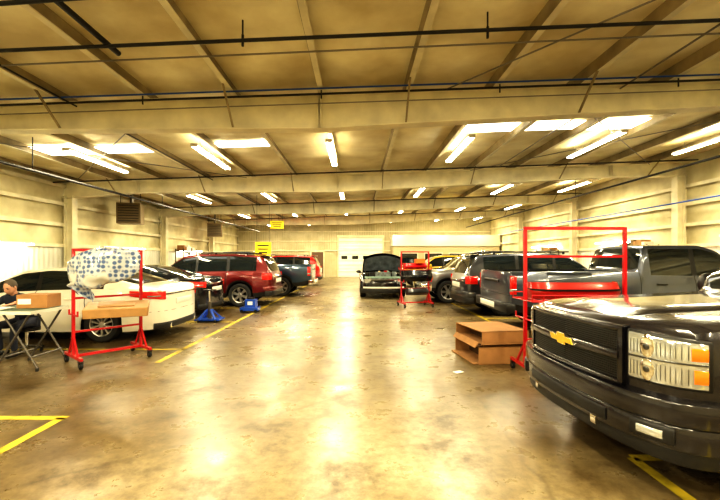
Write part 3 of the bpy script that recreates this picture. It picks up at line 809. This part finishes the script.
mx = nt.nodes.new('ShaderNodeMix'); mx.data_type = 'RGBA'; mx.blend_type = 'LIGHTEN'; mx.inputs['Factor'].default_value = 1
nt.links.new(tc.outputs['Object'], v.inputs['Vector']); nt.links.new(tc.outputs['Object'], n.inputs['Vector'])
nt.links.new(v.outputs['Distance'], r.inputs['Fac']); nt.links.new(n.outputs['Fac'], r2.inputs['Fac'])
nt.links.new(r.outputs['Color'], mx.inputs['A']); nt.links.new(r2.outputs['Color'], mx.inputs['B']); nt.links.new(mx.outputs['Result'], bs.inputs['Base Color'])
bs.inputs['Roughness'].default_value = .16; bs.inputs['Coat Weight'].default_value = .9
def ex_left(root):
    b = MB(); rows = []
    for i in range(61):
        f = i/60; a = -1.2+2.4*f
        cx, cy = .50*math.sin(a), .26*math.cos(a)
        e = max(.06, math.sin(math.pi*f)**.3) if 0 < f < 1 else .05
        lean = .10*math.sin(a*.9)
        row = []
        for j in range(28):
            t = 2*math.pi*j/28
            rx, rz = .13*e, .30*e*(1-.18*abs(math.sin(a)))
            sx2 = math.copysign(abs(math.cos(t))**.8, math.cos(t))
            p = Vector((cx+rx*sx2*math.sin(a), cy+rx*sx2*math.cos(a), rz*math.sin(t)-lean))
            k_ = 1-abs(noise.noise(p*6+Vector((3, 1, 7))))*2
            p += p.normalized()*(.05*noise.noise(p*4)+.022*k_)
            row.append(p)
        rows.append(row)
    b.grid(rows, M_wrap, True)
    rows = []
    for i in range(16):
        f = i/15
        rows.append([(.10+.32*g+.03*math.sin(8*f+g*5), .26-.08*f+.06*math.sin(7*g+3*f), -.22-.34*f*(1-.6*g)) for g in [k/12 for k in range(13)]])
    b.grid(rows, M_wrap)
    b.obj('wrapped_bumper', loc=(-3.84, 6.20, 1.46), rotz=math.radians(185), smooth=70)
    b = MB()
    b.box((0, 0, 0), (.85, .50, .04), M_tan); b.box((.42, 0, -.05), (.03, .5, .14), M_tan); b.box((0, -.25, -.05), (.85, .02, .14), M_tan); b.box((.0, 0, .03), (.5, .28, .02), M_tan)
    o = b.obj('door_trim_panel', loc=(-3.76, 6.28, .85), rotz=math.radians(25), bevel=.012); o.rotation_euler[0] = .15
rack('parts_rack', (2.27, 5.40, 0), math.radians(1), 1.36, 2.0, .9, (.5, 1.62), (.75,), .3, (1.04,), ex_right)
rack('parts_rack', (-4.22, 5.95, 0), math.radians(50), .95, 1.72, .75, (.5, 1.0), (.72,), .2, extra=ex_left)
rack('parts_rack', (1.45, 13.1, 0), math.radians(12), .95, 1.8, .8, (.6, 1.2), (.8, 1.2), extra=ex_mid)
b = MB(); b.box((0, 0, .10), (.42, .34, .20), M_card); b.box((0, 0, .201), (.05, .34, .003), M_tan); b.box((-.1, -.172, .10), (.18, .002, .08), M_paper)
b.obj('cardboard_carton', loc=(-4.86, 6.12, .852), rotz=.12, bevel=.004)

b = MB()
t = .012
def cbox(z0, lx, wy, hz, ox=0, oy=0, a=0):
    R = Matrix.Rotation(a, 3, 'Z')
    def B(c, d, m):
        c = R @ Vector(c); b.box((c.x+ox, c.y+oy, c.z+z0), d, m, R)
    B((0, 0, t/2), (lx, wy, t), M_card); B((0, 0, hz-t/2), (lx, wy, t), M_card)
    for s_ in (-1, 1): B((0, s_*(wy/2-t/2), hz/2), (lx, t, hz), M_card)
    B((lx/2-t/2, 0, hz/2), (t, wy, hz), M_card)
    B((-lx/2+.25, 0, hz/2), (.01, wy*.97, hz*.95), M_cardd)  # dark panel standing in for shade inside the open end
cbox(0, .80, .95, .27)
cbox(.30, .78, .92, .19, .02, .02, .06)
b.box((-.42, 0, .29), (.10, .9, t), M_card, Matrix.Rotation(-.9, 3, 'Y')); b.box((-.43, 0, .012), (.10, .92, t), M_card)
b.box((0, -.01, .285), (.84, .96, t), M_cardd)  # dark sheet painting the shade between the two boxes
b.box((.02, -.49, .30), (.78, .08, t), M_card, Matrix.Rotation(-.5, 3, 'X'))
b.obj('open_cardboard_box', loc=(2.16, 6.50, 0), rotz=math.radians(7))

b = MB()
b.box((0, 0, .83), (1.6, .72, .035), M_ttop)
for s_ in (-1, 1):
    b.box((0, s_*.365, .83), (1.64, .014, .045), M_tedge); b.box((s_*.812, 0, .83), (.014, .74, .045), M_tedge)
for x in (-.55, .55):
    for s_ in (-1, 1):
        b.cyl((x-.30, s_*.3, .02), (x+.20, s_*.3, .81), .015, M_mleg); b.cyl((x+.30, s_*.3-.02*s_, .02), (x-.20, s_*.3-.02*s_, .81), .015, M_mleg)
        for q in (-.3, .3): b.cyl((x+q, s_*.3, 0), (x+q, s_*.3, .04), .02, M_tire)
    b.cyl((x-.2, -.3, .19), (x-.2, .3, .19), .012, M_mleg); b.cyl((x+.2, -.3, .19), (x+.2, .3, .19), .012, M_mleg)
b.obj('folding_table', loc=(-5.37, 5.95, 0), rotz=0)
b = MB()
for i in range(5): b.box((random.uniform(-.02, .02), random.uniform(-.02, .02), .004+i*.006), (.3, .22, .006), M_paper, Matrix.Rotation(random.uniform(-.2, .2), 3, 'Z'))
b.obj('paper_stack', loc=(-5.25, 5.82, .85))
b = MB(); b.box((0, 0, .002), (.14, .09, .004), M_paper, Matrix.Rotation(.5, 3, 'Z')); b.obj('paper_scrap', loc=(1.42, 5.6, .003))

b = MB()
for i in range(4):
    a = math.pi/4+i*math.pi/2; b.beam((.06*math.cos(a), .06*math.sin(a), .30), (.30*math.cos(a), .30*math.sin(a), .07), .05, .04, M_bluej)
    b.cyl((.3*math.cos(a)-.015, .3*math.sin(a), .035), (.3*math.cos(a)+.015, .3*math.sin(a), .035), .035, M_tire)
b.cyl((0, 0, .06), (0, 0, .50), .045, M_mleg); b.cyl((0, 0, .50), (0, 0, .78), .025, M_chrome); b.box((0, 0, .79), (.3, .12, .03), M_plast)
b.box((0, 0, .06), (.62, .42, .035), M_bluej)
b.obj('transmission_jack', loc=(-3.72, 10.1, 0))
b = MB()
b.box((0, 0, .11), (.52, .36, .10), M_bluej); b.box((.03, 0, .27), (.30, .28, .24), M_bluej); b.cyl((.03, 0, .38), (.03, 0, .44), .11, M_plast)
b.cyl((-.18, .0, .16), (-.34, .0, .62), .014, M_mleg); b.cyl((-.34, -.12, .62), (-.34, .12, .62), .016, M_plast)
for x in (-.2, .2):
    for y in (-.16, .16): b.cyl((x, y-.02, .05), (x, y+.02, .05), .05, M_tire)
b.box((.03, -.142, .28), (.14, .005, .1), M_paper)
b.obj('shop_vacuum', loc=(-3.15, 11.8, 0), bevel=.01)

def sign(x, y, z, w, h):
    b = MB(); b.box((0, 0, 0), (w, .03, h), M_yel)
    for i in range(3):
        b.box((0, -.018, h*.25-i*h*.25), (w*(.75-.1*i), .004, h*.09), M_plast)
    for s_ in (-1, 1): b.cyl((s_*w*.4, 0, h/2), (s_*w*.4, 0, roofz(x)+.1-z), .006, M_pipe, n=6)
    b.obj('hanging_sign', loc=(x, y, z), smooth=0)
sign(-4.2, 17.9, 2.0, .7, .62); sign(-4.1, 20.5, 3.3, .7, .4)
def heater(x, y, z):
    b = MB(); b.box((0, 0, 0), (.85, .7, .8), M_heater)
    for i in range(7): b.box((0, -.36, -.3+.1*i), (.72, .05, .018), M_plast, Matrix.Rotation(.5, 3, 'X'))
    for s_ in (-1, 1): b.cyl((s_*.35, 0, .4), (s_*.35, 0, roofz(x)+.1-z), .012, M_pipe)
    b.cyl((0, .2, .4), (0, .2, roofz(x)+.1-z), .07, M_wire2)
    b.obj('unit_heater', loc=(x, y, z), bevel=.01, rotz=.3)
heater(-9.0, 15.9, 3.35); heater(-8.7, 24.5, 3.3)

def chest(x, y, rot, mm):
    b = MB(); b.box((0, 0, .62), (.9, .5, .95), mm)
    for i in range(7): b.box((0, -.255, .22+.125*i), (.82, .015, .11), mm); b.box((0, -.272, .25+.125*i), (.7, .02, .015), M_chrome)
    for sx in (-1, 1):
        for sy in (-1, 1): b.cyl((sx*.38-.02, sy*.2, .07), (sx*.38+.02, sy*.2, .07), .07, M_tire)
    b.box((0, 0, .12), (.86, .46, .06), M_plast)
    b.obj('tool_chest', loc=(x, y, 0), rotz=rot, bevel=.006)
chest(10.75, 12.4, -math.pi/2, M_rack); chest(10.75, 17.4, -math.pi/2, M_rack); chest(-9.6, 14.9, math.pi/2, M_rack)
def shelf(x, y, rot):
    b = MB()
    for sx in (-1, 1):
        for sy in (-1, 1): b.box((sx*.85, sy*.22, 1.05), (.04, .04, 2.1), M_mleg)
    for z in (.2, .8, 1.4, 2.0): b.box((0, 0, z), (1.74, .48, .03), M_mleg)
    for z in (.2, .8, 1.4, 2.0):
        xx_ = -.75
        while xx_ < .6:
            w_ = random.uniform(.16, .35); h_ = random.uniform(.12, .3)
            b.box((xx_+w_/2, 0, z+.016+h_/2), (w_-.02, .36, h_), random.choice([M_card, M_fix, M_plast, M_fix, M_heater, M_tan])); xx_ += w_
    b.obj('storage_shelf', loc=(x, y, 0), rotz=rot, smooth=0)
shelf(10.75, 9.6, -math.pi/2); shelf(10.75, 15.4, -math.pi/2); shelf(-9.6, 22.5, math.pi/2); shelf(10.75, 22.6, -math.pi/2)

# ------------------------------------------------------------------ person (seated, leaning on table)
root = empty('man_seated', (-5.66, 6.78, 0), math.pi)
def skin(name, verts, edges, mm, rootv=0, sub=2):
    me = bpy.data.meshes.new(name); me.from_pydata([v[0] for v in verts], edges, []); me.materials.append(mm)
    o = bpy.data.objects.new(name, me); COL.objects.link(o); o.parent = root
    s_ = o.modifiers.new('skin', 'SKIN'); s_.use_smooth_shade = True
    for i, v_ in enumerate(verts):
        me.skin_vertices[0].data[i].radius = v_[1]; me.skin_vertices[0].data[i].use_root = (i == rootv)
    ss = o.modifiers.new('sub', 'SUBSURF'); ss.levels = sub; ss.render_levels = sub
    return o
V = [((0, -.08, .52), (.16, .13)), ((0, -.02, .68), (.145, .11)), ((0, .08, .84), (.165, .12)), ((0, .15, .95), (.13, .09)), ((0, .19, 1.0), (.06, .06)),
     ((-.17, .14, .93), (.075, .07)), ((-.27, .26, .84), (.05, .05)), ((-.24, .42, .89), (.04, .04)),
     ((.17, .14, .93), (.075, .07)), ((.29, .24, .83), (.05, .05)), ((.22, .42, .89), (.04, .04))]
E = [(0, 1), (1, 2), (2, 3), (3, 4), (3, 5), (5, 6), (6, 7), (3, 8), (8, 9), (9, 10)]
skin('torso_shirt', V, E, M_shirt)
V = [((0, -.08, .52), (.15, .11)), ((-.10, -.02, .51), (.10, .09)), ((-.15, .34, .50), (.07, .07)), ((-.15, .36, .28), (.055, .055)), ((-.15, .34, .09), (.045, .045)),
     ((.10, -.02, .51), (.10, .09)), ((.15, .34, .50), (.07, .07)), ((.15, .30, .28), (.055, .055)), ((.15, .26, .09), (.045, .045))]
skin('legs_trousers', V, [(0, 1), (1, 2), (2, 3), (3, 4), (0, 5), (5, 6), (6, 7), (7, 8)], M_jean)
for sg, yy in ((-1, .34), (1, .26)):
    skin('shoe', [((sg*.15, yy-.06, .05), (.042, .045)), ((sg*.15, yy+.06, .045), (.045, .04)), ((sg*.155, yy+.17, .038), (.04, .03))], [(0, 1), (1, 2)], M_plast)
for sg in (-1, 1):
    bx = sg*.23
    skin('forearm_palm', [((sg*.235, .40, .895), (.032, .03)), ((bx, .47, .878), (.026, .022)), ((bx-sg*.01, .53, .868), (.038, .016)), ((bx-sg*.01, .56, .866), (.038, .013))], [(0, 1), (1, 2), (2, 3)], M_skin)
    for k_, (ox, ln) in enumerate([(-.030, .062), (-.010, .075), (.010, .070), (.029, .055)]):
        x_ = bx-sg*.01+ox
        skin('finger_%d' % k_, [((x_, .565, .866), (.009, .009)), ((x_*1.0+ox*.1, .565+ln*.5, .872), (.0085, .0085)), ((x_+ox*.15, .565+ln, .860), (.007, .007))], [(0, 1), (1, 2)], M_skin, sub=1)
    tx = bx-sg*.045
    skin('thumb', [((bx-sg*.03, .50, .870), (.012, .011)), ((tx-sg*.012, .535, .866), (.010, .010)), ((tx-sg*.016, .575, .862), (.008, .008))], [(0, 1), (1, 2)], M_skin, sub=1)
h = MB(); hc = Vector((0, .25, 1.12)); Rh = Matrix.Rotation(-.45, 3, 'X')
def hp(p): return hc+Rh @ Vector(p)
rows = []
for i in range(15):
    th = math.pi*i/14; row = []
    for j in range(20):
        a = 2*math.pi*j/20
        z = math.cos(th); s_ = math.sin(th)
        wx_ = .076*(1-.16*max(0, -z)); dy = .098*(1-.06*max(0, -z))
        p = [wx_*s_*math.cos(a), dy*s_*math.sin(a)+(.012 if z < -.2 and math.sin(a) > .2 else 0), .118*z]
        row.append(hp(p))
    rows.append(row)
h.grid(rows, M_skin, True)
h.ell(hp((0, .102, -.012)), (.014, .02, .024), M_skin, 10, Rh)
for sg in (-1, 1):
    h.ell(hp((sg*.078, -.005, -.005)), (.012, .02, .032), M_skin, 10, Rh); h.ell(hp((sg*.030, .086, .012)), (.013, .008, .008), M_eye, 10, Rh)
    h.box(hp((sg*.031, .092, .034)), (.034, .008, .006), M_hair, Rh)
h.ell(hp((0, .090, -.055)), (.024, .010, .007), M_lip, 10, Rh)
h.ell(hp((0, -.018, .028)), (.083, .098, .104), M_hair, 18, Rh)
h.cyl((0, .16, .96), hp((0, -.02, -.07)), .055, M_skin, .05)
h.obj('head', root, smooth=60)
b = MB(); b.cyl((0, 0, .36), (0, 0, .415), .19, M_plast, n=24); b.cyl((0, 0, .08), (0, 0, .36), .025, M_chrome)
for i in range(5):
    a = i*2*math.pi/5; b.beam((0, 0, .10), (.25*math.cos(a), .25*math.sin(a), .075), .03, .02, M_mleg); b.cyl((.25*math.cos(a)-.012, .25*math.sin(a), .03), (.25*math.cos(a)+.012, .25*math.sin(a), .03), .03, M_tire)
b.obj('rolling_stool', loc=(-5.66, 6.86, 0))

# ------------------------------------------------------------------ camera / world
cam = bpy.data.cameras.new('camera'); co = bpy.data.objects.new('camera', cam); COL.objects.link(co)
co.location = (0, 0, 1.6); co.rotation_euler = (math.pi/2, 0, 0); cam.lens = 20; cam.sensor_width = 36
cam.shift_y = 8/720; cam.shift_x = 3/720; cam.clip_start = .05
sc.camera = co
w = bpy.data.worlds.new('world'); sc.world = w; w.use_nodes = True
w.node_tree.nodes['Background'].inputs[0].default_value = (.9, .85, .7, 1); w.node_tree.nodes['Background'].inputs[1].default_value = .3
sc.view_settings.view_transform = 'Standard'
try: sc.view_settings.look = 'High Contrast'
except Exception as ex: print(ex)
